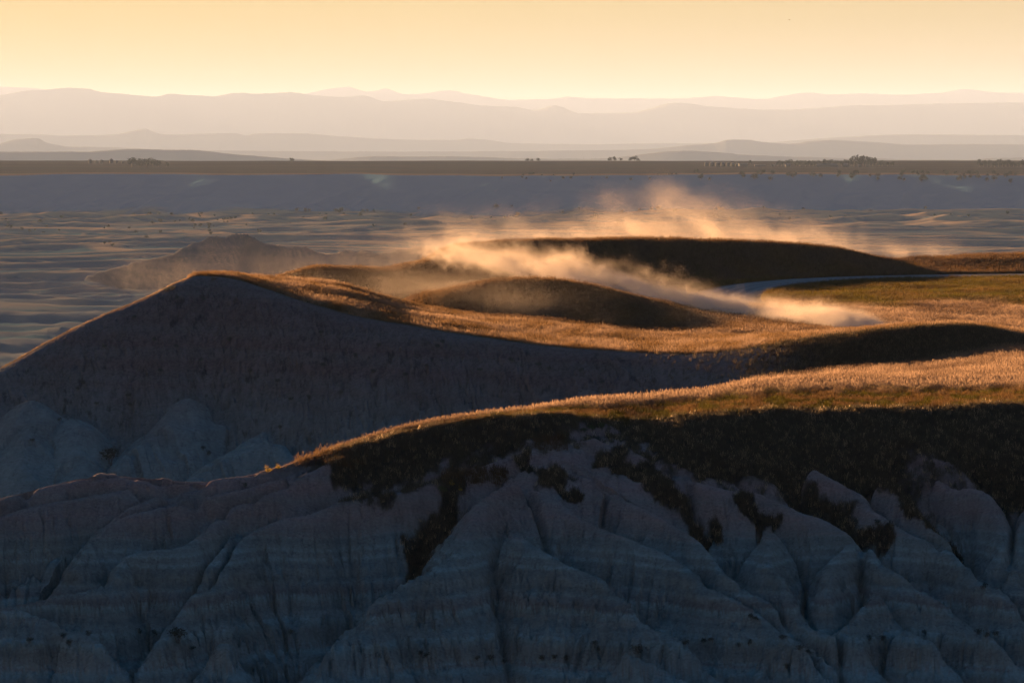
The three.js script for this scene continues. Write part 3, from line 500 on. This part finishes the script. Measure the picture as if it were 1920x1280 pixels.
// ------------------------------------------------------------------ shrubs and trees
function blob(seed, n, rx, ry, rz, leaf, y0, hollowness = 0.5) {
  const r = rng(seed), pos = [];
  const lumps = Array.from({ length: 7 }, () => { const a = r() * 6.283, e = r(); return [Math.cos(a) * rx * 0.55 * Math.sqrt(r()), (e - 0.35) * ry, Math.sin(a) * rz * 0.55 * Math.sqrt(r()), mix(0.38, 0.62, r())]; });
  for (let i = 0; i < n; i++) {
    const L = lumps[i % lumps.length], a = r() * 6.283, c = r() * 2 - 1, s = Math.sqrt(1 - c * c), q = Math.pow(mix(hollowness, 1, r()), 0.5) * L[3];
    const x = L[0] + Math.cos(a) * s * q * rx, y = y0 + L[1] + c * q * ry, z = L[2] + Math.sin(a) * s * q * rz;
    const v = () => (r() - 0.5) * 2 * leaf; pos.push(x + v(), y + v(), z + v(), x + v(), y + v(), z + v(), x + v(), y + v(), z + v());
  }
  const g = new THREE.BufferGeometry(); g.setAttribute('position', new THREE.Float32BufferAttribute(pos, 3)); g.computeVertexNormals(); return g;
}
const leafMat = (r, g, b) => new THREE.MeshPhysicalMaterial({ name: 'foliage', color: new THREE.Color().setRGB(r, g, b), roughness: 1, transmission: 0.35, thickness: 0, side: THREE.DoubleSide, specularIntensity: 0 });
const barkMat = new THREE.MeshStandardMaterial({ name: 'bark', color: new THREE.Color().setRGB(0.07, 0.055, 0.045), roughness: 1 });
const darkLeaf = leafMat(0.008, 0.013, 0.012), sageLeaf = leafMat(0.05, 0.05, 0.04), yellowLeaf = leafMat(0.26, 0.17, 0.03), olive = leafMat(0.06, 0.065, 0.03);
function stems(seed, n, h, rad, w) {
  const r = rng(seed), gs = [];
  for (let i = 0; i < n; i++) { const g = new THREE.CylinderGeometry(w * 0.4, w, h, 4, 1, true); g.translate(0, h / 2, 0); g.rotateZ((r() - 0.5) * 1.3); g.rotateY(r() * 6.283); g.translate((r() - 0.5) * rad, 0, (r() - 0.5) * rad); gs.push(g); }
  return mergeGeometries(gs);
}
function plant(name, crownGeo, crownMat, stemGeo, stemMat, cName, sName) { const g = new THREE.Group(); g.name = name; put(cName, crownGeo, crownMat, g); put(sName, stemGeo, stemMat, g); return g; }
function trunk(seed, h, w) {
  const r = rng(seed), gs = []; const t = new THREE.CylinderGeometry(w * 0.55, w, h, 7, 3, true); t.translate(0, h / 2, 0); gs.push(t);
  for (let i = 0; i < 5; i++) { const l = h * mix(0.5, 0.8, r()), g = new THREE.CylinderGeometry(w * 0.15, w * 0.42, l, 5, 1, true); g.translate(0, l / 2, 0); g.rotateZ(mix(0.4, 0.9, r())); g.rotateY(r() * 6.283); g.translate(0, h * mix(0.55, 0.95, r()), 0); gs.push(g); }
  return mergeGeometries(gs);
}
const TREES = [1, 2, 3, 4].map((s) => plant('tree', blob(40 + s, 420, [5.2, 4.4, 6, 3.6][s - 1], [5, 5.2, 4.4, 5][s - 1], [5.2, 4.4, 6, 3.6][s - 1], 0.75, [5.6, 5.4, 4.8, 5.6][s - 1], 0.35), darkLeaf, trunk(50 + s, 4, 0.45), barkMat, 'crown', 'trunk'));
const SHRUBS = [1, 2, 3].map((s) => plant('shrub', blob(60 + s, 300, 0.5, 0.4, 0.5, 0.06, 0.36, 0.2), sageLeaf, stems(70 + s, 7, 0.5, 0.25, 0.012), barkMat, 'foliage', 'stem'));
const YELLOW = plant('shrub', blob(66, 420, 0.45, 0.32, 0.45, 0.045, 0.36, 0.2), yellowLeaf, stems(76, 9, 0.5, 0.25, 0.012), barkMat, 'foliage', 'stem');
const OLIVE = plant('shrub', blob(67, 420, 0.5, 0.42, 0.5, 0.055, 0.4, 0.2), olive, stems(77, 9, 0.5, 0.25, 0.012), barkMat, 'foliage', 'stem');
function stand(proto, name, x, y, z, s, sy, yaw, label, cat, group) { const o = proto.clone(); o.name = numbered(name); o.position.set(x, y, z); o.scale.set(s, sy, s); o.rotation.y = yaw; scene.add(o); return tag(o, label, cat, group); }
const rs = rng(500);
function shrub(px, py, land, range_, s, label, proto, group) {
  const g = ground(land, px, py, range_[0], range_[1], 0.12); if (!g) return;
  stand(proto ?? SHRUBS[Math.floor(rs() * 3)], 'shrub', g.x, g.h + CAM_Y - 0.03, -g.D, s * mix(0.85, 1.15, rs()), s * mix(0.75, 1.1, rs()), rs() * 6.28, label, 'shrub', group);
}
const NEAR = [150, 200], FACE = [236, 306];
shrub(503, 887, ridge, NEAR, 0.75, 'round yellow flowering shrub on the ridge crest at left, glowing in the sun', YELLOW);
shrub(520, 880, ridge, NEAR, 0.5, 'small yellow shrub just above the round one on the ridge crest', YELLOW);
shrub(848, 918, ridge, NEAR, 0.7, 'yellow flowering shrub at the left end of the grassy knob on the clay ridge', YELLOW);
shrub(862, 925, ridge, NEAR, 0.5, 'smaller yellow shrub tucked under the grassy knob', YELLOW);
shrub(830, 928, ridge, NEAR, 0.8, 'dark olive shrub left of the yellow shrubs at the grassy knob', OLIVE);
for (const [x, y, s, l] of [[1095, 812, 0.6, 'yellowish green shrub at the left end of the row above the pale clay knob'], [1110, 811, 0.7, 'yellowish green shrub in the middle of the row above the pale clay knob'], [1128, 808, 0.7, 'yellowish green shrub at the right end of the row above the pale clay knob']]) shrub(x, y, ridge, NEAR, s, l, OLIVE);
shrub(458, 915, ridge, NEAR, 0.45, 'small reddish brown shrub at the head of a black crack in the clay at left', SHRUBS[1]);
shrub(332, 1205, ridge, NEAR, 1.3, 'big dark bristly shrub on a ledge at lower left', SHRUBS[0]);
shrub(1195, 1228, ridge, NEAR, 1.0, 'dark spiky shrub on the lower ledge in the middle', SHRUBS[2]);
for (const [x, y] of [[118, 1195], [165, 1192], [55, 1207], [130, 1210], [260, 1200], [290, 1206], [360, 1225], [545, 1195], [790, 1245], [800, 1240], [895, 1240], [918, 1238], [945, 1243], [1018, 1238], [1040, 1242], [1060, 1240], [1115, 1218], [1120, 1228], [1285, 1213], [1320, 1210], [1335, 1213], [1405, 1212], [1385, 1225], [1468, 1200], [1500, 1222], [1518, 1228], [1630, 1203], [1655, 1202], [1735, 1193], [1835, 1190], [1850, 1196], [1868, 1198], [1475, 1255], [1420, 1170], [1410, 1168], [1845, 1105], [1690, 955], [1650, 930], [1605, 985], [1645, 985]]) shrub(x, y, ridge, NEAR, 0.55, 'low dark shrub on a ledge of the shadowed clay ridge', null, 'low dark shrubs on the clay ridge');
shrub(205, 875, hills, FACE, 2.6, 'tall dark bush standing in the gully at left under the steep clay face', SHRUBS[0]);
for (const [x, y] of [[400, 530], [330, 565], [180, 765], [145, 735], [155, 722], [195, 655], [200, 560], [240, 748], [290, 640], [330, 655], [375, 680], [380, 565], [245, 765], [300, 700], [470, 700], [545, 755], [602, 627], [605, 690], [640, 740], [578, 752], [525, 805], [520, 720], [700, 700], [760, 710], [800, 690], [830, 645], [820, 655], [1010, 690], [1030, 695], [1090, 700], [900, 700], [665, 670], [710, 650], [140, 600], [250, 600], [430, 640], [380, 845], [110, 790], [60, 830], [390, 855], [960, 680], [1130, 720], [590, 850], [640, 860]]) shrub(x, y, hills, FACE, 0.75, 'tiny dark shrub on the steep shaded clay face', null, 'tiny dark shrubs on the steep clay face');
for (const [x, y, l] of [[313, 543, 'thin dry bush on the skyline left of the peak'], [322, 540, 'second thin dry bush on the skyline left of the peak']]) shrub(x, y + 4, hills, [290, 312], 1.0, l, SHRUBS[2]);

const rt = rng(900);
function tree(px, pyBase, D, hpx, label, group, wide = 1) {
  const a = at(px, pyBase, D), y = valley.h(a.u, D), s = hpx * D / FOC / 9.2;
  return stand(TREES[Math.floor(rt() * 4)], 'tree', a.x, y + CAM_Y - 0.2, -D, s * wide, s, rt() * 6.28, label, 'tree', group);
}
tree(247, 317, 5300, 19, 'largest dark tree in the clump right of the grain bins at far left', null, 1.5);
for (const [x, h, l] of [[262, 16, 'tree second from the left in the clump beside the grain bins'], [274, 15, 'tree third from the left in the clump beside the grain bins'], [286, 15, 'tree fourth from the left in the clump beside the grain bins'], [296, 13, 'tree at the right end of the clump beside the grain bins']]) tree(x, 317, 5300, h, l, null, 1.3);
tree(312, 317, 5300, 9, 'small lone tree just right of the clump by the grain bins');
tree(547, 308, 5900, 7.5, 'lone round tree on the skyline of the tableland left of the middle', null, 1.6);
for (const [x, h, w, l] of [[989, 6, 1.4, 'left tree of the three on the skyline near the poles'], [997, 5, 1.4, 'low middle tree of the three on the skyline near the poles'], [1009, 6.5, 1.3, 'right tree of the three on the skyline near the poles'], [1144, 8, 1.3, 'left tree of the big clump on the skyline right of the poles'], [1153, 8.5, 1.4, 'second tree of the big clump on the skyline right of the poles'], [1164, 6, 1.4, 'low tree in the gap of the big clump on the skyline'], [1182, 7, 1.5, 'third large tree of the big clump on the skyline right of the poles'], [1190, 9, 1.5, 'tallest tree of the big clump on the skyline right of the poles'], [1197, 6, 1.3, 'tree at the right end of the big clump on the skyline']]) tree(x, 308.5, 5950, h, l, null, w);
tree(1407, 314, 5600, 9, 'lone tree right of the row of grain bins');
for (let i = 0; i < 26; i++) { const x = 1458 + i * 8.6 + (rt() - 0.5) * 5; tree(x, 317, 5350, (x > 1600 && x < 1640 ? 17 : 11) * mix(0.8, 1.15, rt()) * (x > 1660 ? 0.8 : 1), 'dark tree in the shelter belt round the farmstead', 'trees of the farmstead shelter belt', 1.2); }
for (let i = 0; i < 14; i++) tree(1838 + i * 7, 319, 5300, 12 * mix(0.85, 1.15, rt()), 'dark tree in the tree row at the far right of the tableland', 'trees of the row at far right', 1.2);
for (let i = 0; i < 92; i++) {
  const x = i < 22 ? mix(940, 1300, rt()) : mix(1300, 2000, Math.pow(rt(), 0.8)), u = U(x), D0 = rimFar(u * 4560), D = D0 - mix(-15, 60, rt());
  const a = at(x, 330, D); tree(x, 330, D, mix(6, 11, rt()) * (i < 22 ? 0.6 : 1), 'dark juniper growing along the rim of the scarp', 'junipers along the rim of the scarp', 1.15);
}
for (let i = 0; i < 150; i++) {
  const x = rt() < 0.5 ? mix(-20, 700, rt()) : mix(500, 1900, rt()), D = mix(3650, 4250, Math.pow(rt(), 0.5)) - (x < 500 ? rt() * 500 : 0);
  tree(x, 400, D, mix(4, 9, rt()), 'dark scattered tree on the valley floor below the scarp', 'trees scattered below the scarp', 1.3);
}
for (const [x, D] of [[205, 3050], [195, 3000], [210, 2980], [275, 3120], [300, 3300], [253, 3350], [20, 3500], [40, 3480], [55, 3450], [80, 3400], [420, 3700], [395, 3250], [700, 3500], [760, 3550]]) tree(x, 430, D, 6, 'dark bushy tree in the middle of the valley at left', 'trees in the middle of the valley', 1.4);

// ------------------------------------------------------------------ farm buildings, poles, bird
const steel = new THREE.MeshStandardMaterial({ name: 'galvanised_steel', color: new THREE.Color().setRGB(0.04, 0.043, 0.046), roughness: 0.8, metalness: 0.0 });
const roofMat = new THREE.MeshStandardMaterial({ name: 'roof_sheet', color: new THREE.Color().setRGB(0.07, 0.07, 0.075), roughness: 0.7, metalness: 0.0 });
const wallMat = new THREE.MeshStandardMaterial({ name: 'painted_wall', color: new THREE.Color().setRGB(0.05, 0.05, 0.053), roughness: 0.9 });
const darkMat = new THREE.MeshStandardMaterial({ name: 'dark_opening', color: new THREE.Color().setRGB(0.05, 0.05, 0.055), roughness: 0.6 });
function bin() {
  const g = new THREE.Group(), prof = [[4.2, 0]]; for (let i = 1; i <= 14; i++) prof.push([4.2 + (i % 2 ? 0.06 : 0), i * 0.45]); prof.push([4.2, 6.4]);
  put('wall', new THREE.LatheGeometry(prof.map((p) => new THREE.Vector2(...p)), 24), steel, g);
  put('roof', new THREE.LatheGeometry([[4.5, 6.3], [4.45, 6.5], [0.6, 8.9], [0.55, 9.3], [0, 9.4]].map((p) => new THREE.Vector2(...p)), 24), roofMat, g);
  const d = put('door', new THREE.BoxGeometry(1, 2.1, 0.12), darkMat, g); d.position.set(0, 1.1, 4.24); return g;
}
for (const m of [steel, roofMat, wallMat, darkMat]) m.specularIntensity = 0.05;
const BIN = bin();
function stepBin(px, py, D, hpx, label, wide = 1) { const a = at(px, py, D), s = hpx * D / FOC / 9.4; return stand(BIN, 'grain_bin', a.x, valley.h(a.u, D) + CAM_Y - 0.1, -D, s * wide, s, rt() * 0.6, label, 'grain bin'); }
const ord = ['first', 'second', 'third', 'fourth', 'fifth', 'sixth', 'seventh'];
[[168, 8.5, 0.9], [180, 6, 1], [189.5, 7, 0.95], [208, 9, 0.9], [218, 5.5, 1.1], [229, 4, 1.1]].forEach(([x, h, w], i) => stepBin(x, 306, 5750, h, ord[i] + ' grain bin from left in the skyline group at far left', w));
[[1325, 8.6], [1335, 9.2], [1346, 8.8], [1356, 8.6], [1365.5, 8.2], [1374.5, 8.2], [1382, 6.4]].forEach(([x, h], i) => stepBin(x, 318, 5350, h, ord[i] + ' grain bin from left in the long row at right', 1));
function barn(len, w, h, rh, doors) {
  const g = new THREE.Group(), b = new THREE.BoxGeometry(len, h, w); b.translate(0, h / 2, 0); put('wall', b, wallMat, g);
  const s = new THREE.Shape([[-w / 2 - 0.5, h], [0, h + rh], [w / 2 + 0.5, h], [w / 2 + 0.5, h - 0.25], [0, h + rh - 0.3], [-w / 2 - 0.5, h - 0.25]].map((p) => new THREE.Vector2(...p)));
  const r = new THREE.ExtrudeGeometry(s, { depth: len + 1, bevelEnabled: false }); r.rotateY(Math.PI / 2); r.translate(-len / 2 - 0.5, 0, 0); put('roof', r, roofMat, g);
  const gb = new THREE.ExtrudeGeometry(new THREE.Shape([[-w / 2, h - 0.01], [0, h + rh - 0.35], [w / 2, h - 0.01]].map((p) => new THREE.Vector2(...p))), { depth: len - 0.1, bevelEnabled: false }); gb.rotateY(Math.PI / 2); gb.translate(-len / 2 + 0.05, 0, 0); put('gable', gb, wallMat, g);
  for (let i = 0; i < doors; i++) { const d = put('door', new THREE.BoxGeometry(3, Math.min(3.2, h * 0.8), 0.12), darkMat, g); d.position.set(-len / 2 + (i + 0.5) * len / doors, Math.min(3.2, h * 0.8) / 2, w / 2 + 0.07); }
  return g;
}
function building(px, py, D, g, yaw, name, label, cat) { const a = at(px, py, D); g.name = numbered(name); g.position.set(a.x, valley.h(a.u, D) + CAM_Y - 0.1, -D); g.rotation.y = yaw; scene.add(g); return tag(g, label, cat); }
building(1551, 318, 5300, barn(40, 12, 4, 1.6, 5), 0.05, 'barn', 'long low barn with a pale metal roof in the middle of the farmstead', 'barn');
building(1450, 316, 5320, barn(4, 4, 3, 1.5, 1), 0.5, 'shed', 'small white shed at the left end of the farmstead', 'shed');
building(1477, 316, 5300, barn(9, 7, 4, 2, 2), 0.3, 'house', 'farmhouse with a bright roof left of the long barn', 'house');
building(1587, 317, 5290, barn(9, 8, 4, 3, 2), -0.6, 'barn', 'small barn with a sloping bright roof right of the long barn', 'barn');
building(1612, 317, 5290, barn(5, 5, 3, 1.6, 1), 0.4, 'shed', 'small shed under the tall trees of the farmstead', 'shed');
building(1627, 317, 5290, barn(7, 5, 3, 1.5, 2), 0.15, 'shed', 'wide shed right of the small one under the tall trees', 'shed');
building(1394, 318, 5360, barn(17, 9, 5, 1.2, 3), 0.1, 'barn', 'low dark barn at the right end of the row of grain bins', 'barn');
building(1425, 318, 5370, barn(20, 8, 2.4, 0.8, 3), 0.05, 'shed', 'very low long shed right of the lone tree by the grain bins', 'shed');
const poleMat = new THREE.MeshStandardMaterial({ name: 'weathered_wood', color: new THREE.Color().setRGB(0.06, 0.05, 0.045), roughness: 1 });
const POLE = new THREE.Group();
{ const p = new THREE.CylinderGeometry(0.14, 0.2, 10, 7); p.translate(0, 5, 0); put('post', p, poleMat, POLE); const c = new THREE.BoxGeometry(2.4, 0.16, 0.16); c.translate(0, 9.3, 0.22); put('crossarm', c, poleMat, POLE); }
[944, 960, 1032, 1042, 1052, 1066, 1081, 1094, 1109, 1117, 1127, 1251, 1377].forEach((x, i) => { const D = 6000, a = at(x, 306, D); stand(POLE, 'utility_pole', a.x, valley.h(a.u, D) + CAM_Y - 0.3, -D, 0.7, [5, 3, 5, 3.5, 5, 3.5, 5, 6, 5.5, 5.5, 5, 5, 4][i] * D / FOC / 10 * 1.15, 0.3, 'thin utility pole on the skyline of the tableland', 'utility pole', 'utility poles on the skyline'); });

{
  const g = new THREE.Group(), dark = new THREE.MeshStandardMaterial({ name: 'feathers', color: new THREE.Color().setRGB(0.10, 0.075, 0.03), roughness: 1 });
  const b = new THREE.LatheGeometry([[0, -0.3], [0.05, -0.22], [0.09, 0], [0.06, 0.18], [0.035, 0.24], [0, 0.3]].map((p) => new THREE.Vector2(...p)), 10); b.rotateX(Math.PI / 2); put('body', b, dark, g);
  for (const k of [-1, 1]) { const w = new THREE.ExtrudeGeometry(new THREE.Shape([[0, -0.1], [0.3, -0.12], [0.62, 0.02], [0.66, 0.1], [0.3, 0.08], [0, 0.12]].map(([x, y]) => new THREE.Vector2(x * k, y))), { depth: 0.02, bevelEnabled: false }); w.rotateX(Math.PI / 2); w.rotateZ(k * 0.28); put('wing', w, dark, g); }
  const p = at(1481, 37, 900); g.name = numbered('bird'); g.position.set(p.x, p.h + CAM_Y, -900); g.rotation.y = 0.6; scene.add(g); tag(g, 'tiny distant bird gliding in the golden sky at upper right', 'bird');
}
// ------------------------------------------------------------------ dust raised by a vehicle on the gravel road, drifting left on the wind
const dustMat = new THREE.MeshPhysicalMaterial({ name: 'dust', color: new THREE.Color().setRGB(0.60, 0.50, 0.42), roughness: 1, transmission: 0.5, thickness: 0, side: THREE.DoubleSide, specularIntensity: 0 });
function puff(seed, n, size, R) {
  const r = rng(seed), pos = new Float32Array(n * 9), nor = new Float32Array(n * 9), g = () => (r() + r() + r() - 1.5) * R;
  for (let k = 0; k < n; k++) {
    const x = g(), y = g(), z = g(), s = size * mix(0.6, 1.4, r()), c = r() * 2 - 1, ph = r() * 6.283, sc = Math.sqrt(1 - c * c), nx = sc * Math.cos(ph), ny = c, nz = sc * Math.sin(ph);
    let tx = -nz, tz = nx; const tl = Math.hypot(tx, tz) || 1; tx /= tl; tz /= tl; const bx = ny * tz, by = nz * tx - nx * tz, bz = -ny * tx, o = k * 9;
    for (let v = 0; v < 3; v++) { const an = v * 2.094, ca = Math.cos(an) * s, sa = Math.sin(an) * s; pos[o + v * 3] = x + tx * ca + bx * sa; pos[o + v * 3 + 1] = y + by * sa; pos[o + v * 3 + 2] = z + tz * ca + bz * sa; nor[o + v * 3] = nx; nor[o + v * 3 + 1] = ny; nor[o + v * 3 + 2] = nz; }
  }
  const g2 = new THREE.BufferGeometry(); g2.setAttribute('position', new THREE.BufferAttribute(pos, 3)); g2.setAttribute('normal', new THREE.BufferAttribute(nor, 3)); return g2;
}
function dust(name, label, n, seed, path, size, R, curl, motes) {
  // path: [px, py, D, radius across, radius upwards, weight] along the road
  const r = rng(seed), PF = puff(seed + 5, motes, size, R), P = path.map(([px, py, D, a, b, w]) => { const q = at(px, py, D); return { x: q.x, y: q.h, z: -D, a, b, w }; });
  const cum = []; let tot = 0; for (let i = 0; i + 1 < P.length; i++) { const l = Math.hypot(P[i + 1].x - P[i].x, P[i + 1].z - P[i].z); tot += l * (P[i].w + P[i + 1].w) / 2; cum.push(tot); }
  const gauss = () => r() + r() + r() + r() - 2, list = [];
  let guard = 0;
  while (list.length < n && guard++ < n * 14) {
    const q = r() * tot; let i = 0; while (cum[i] < q) i++;
    const A = P[i], B = P[i + 1], t = r(), a = mix(A.a, B.a, t), b = mix(A.b, B.b, t);
    let x = mix(A.x, B.x, t) + gauss() * a, z = mix(A.z, B.z, t) + gauss() * a * 1.3;
    const up = Math.abs(gauss()); let y = mix(A.y, B.y, t) + up * b - 0.1 * b;
    const f = curl, x0 = x; x += y * 1.3; const big = 0.3 * n3(x0 * f * 0.33 + 7, 2, z * f * 0.33), wx = n3(x * f, y * f, z * f) + 0.5 * n3(x * f * 2.3, y * f * 2.3, z * f * 2.3 + 9), d = n3(x * f * 1.4 + wx * 0.8 + y * f * 0.9, y * f * 2.2 + 4, z * f * 1.4 + wx * 0.8) * 0.6 + n3(x * f * 3.1 + wx + y * f * 1.5, y * f * 4 + 8, z * f * 3.1) * 0.2 + big; x = x0;
    if (r() > sstep(-0.5 + up * 0.35, 0.5 + up * 0.35, d)) continue;
    list.push([x + wx * a * 0.2, y + wx * b * 0.25, z, mix(0.6, 1.5, r() * r()) * (1 + up * 0.4)]);
  }
  const m = new THREE.InstancedMesh(PF, dustMat, list.length);
  list.forEach(([x, y, z, s], i) => { V.set(x, y + CAM_Y, z); E.set(r() * 6.28, r() * 6.28, r() * 6.28); Q.setFromEuler(E); S.set(s, s, s); m.setMatrixAt(i, M4.compose(V, Q, S)); });
  put(name, m); return tag(m, label, 'dust', null, 'stuff');
}
dust('dust_cloud', 'bright golden plume of dust trailing along the gravel road across the hills', 50000, 301, [[1655, 617, 309, 1.2, 0.6, 0.5], [1600, 613, 314, 2.0, 1.6, 1.4], [1540, 616, 322, 2.4, 2.1, 2.1], [1450, 608, 334, 2.6, 1.8, 2.3], [1390, 600, 342, 2.6, 1.8, 2.2], [1300, 583, 350, 3.0, 2.2, 1.7], [1200, 561, 360, 3.6, 2.6, 1.4], [1100, 540, 370, 3.8, 2.8, 1.1], [1000, 512, 384, 4.2, 3.0, 0.65], [920, 494, 398, 4.6, 3.0, 0.4], [840, 482, 420, 5, 2.8, 0.12]], 0.0072, 0.6, 0.16, 360);
dust('dust_cloud', 'pale pink veil of dust drifting low behind the long back hill', 8000, 302, [[800, 466, 520, 9, 2.5, 0.35], [870, 458, 520, 9, 4, 0.8], [960, 452, 525, 9, 5.5, 1.0], [1080, 452, 530, 10, 6, 1.1], [1200, 452, 535, 10, 9, 1.25], [1310, 454, 540, 10, 8.5, 1.2], [1400, 458, 545, 10, 5, 1.0], [1520, 466, 550, 10, 3.5, 0.7], [1640, 474, 555, 10, 2.6, 0.4], [1760, 480, 560, 10, 2.2, 0.2]], 0.0105, 1.5, 0.07, 430);
dust('dust_cloud', 'thin golden veil of dust hanging over the hollow around the small knoll', 1300, 304, [[600, 530, 395, 9, 2.5, 0.5], [760, 545, 380, 9, 2.8, 0.9], [950, 565, 335, 6, 2.6, 1], [1150, 590, 322, 5, 2.4, 1], [1340, 612, 315, 5, 1.6, 0.5]], 0.0058, 2.0, 0.06, 800);
dust('dust_cloud', 'thin mauve dust hanging in the air before the dark butte', 800, 303, [[250, 540, 620, 25, 6, 0.5], [420, 525, 640, 25, 9, 1.2], [560, 520, 640, 25, 7, 0.9], [720, 505, 630, 25, 5, 0.7], [860, 480, 600, 25, 4, 0.6]], 0.014, 3.0, 0.03, 400);

renderer.render(scene, camera);
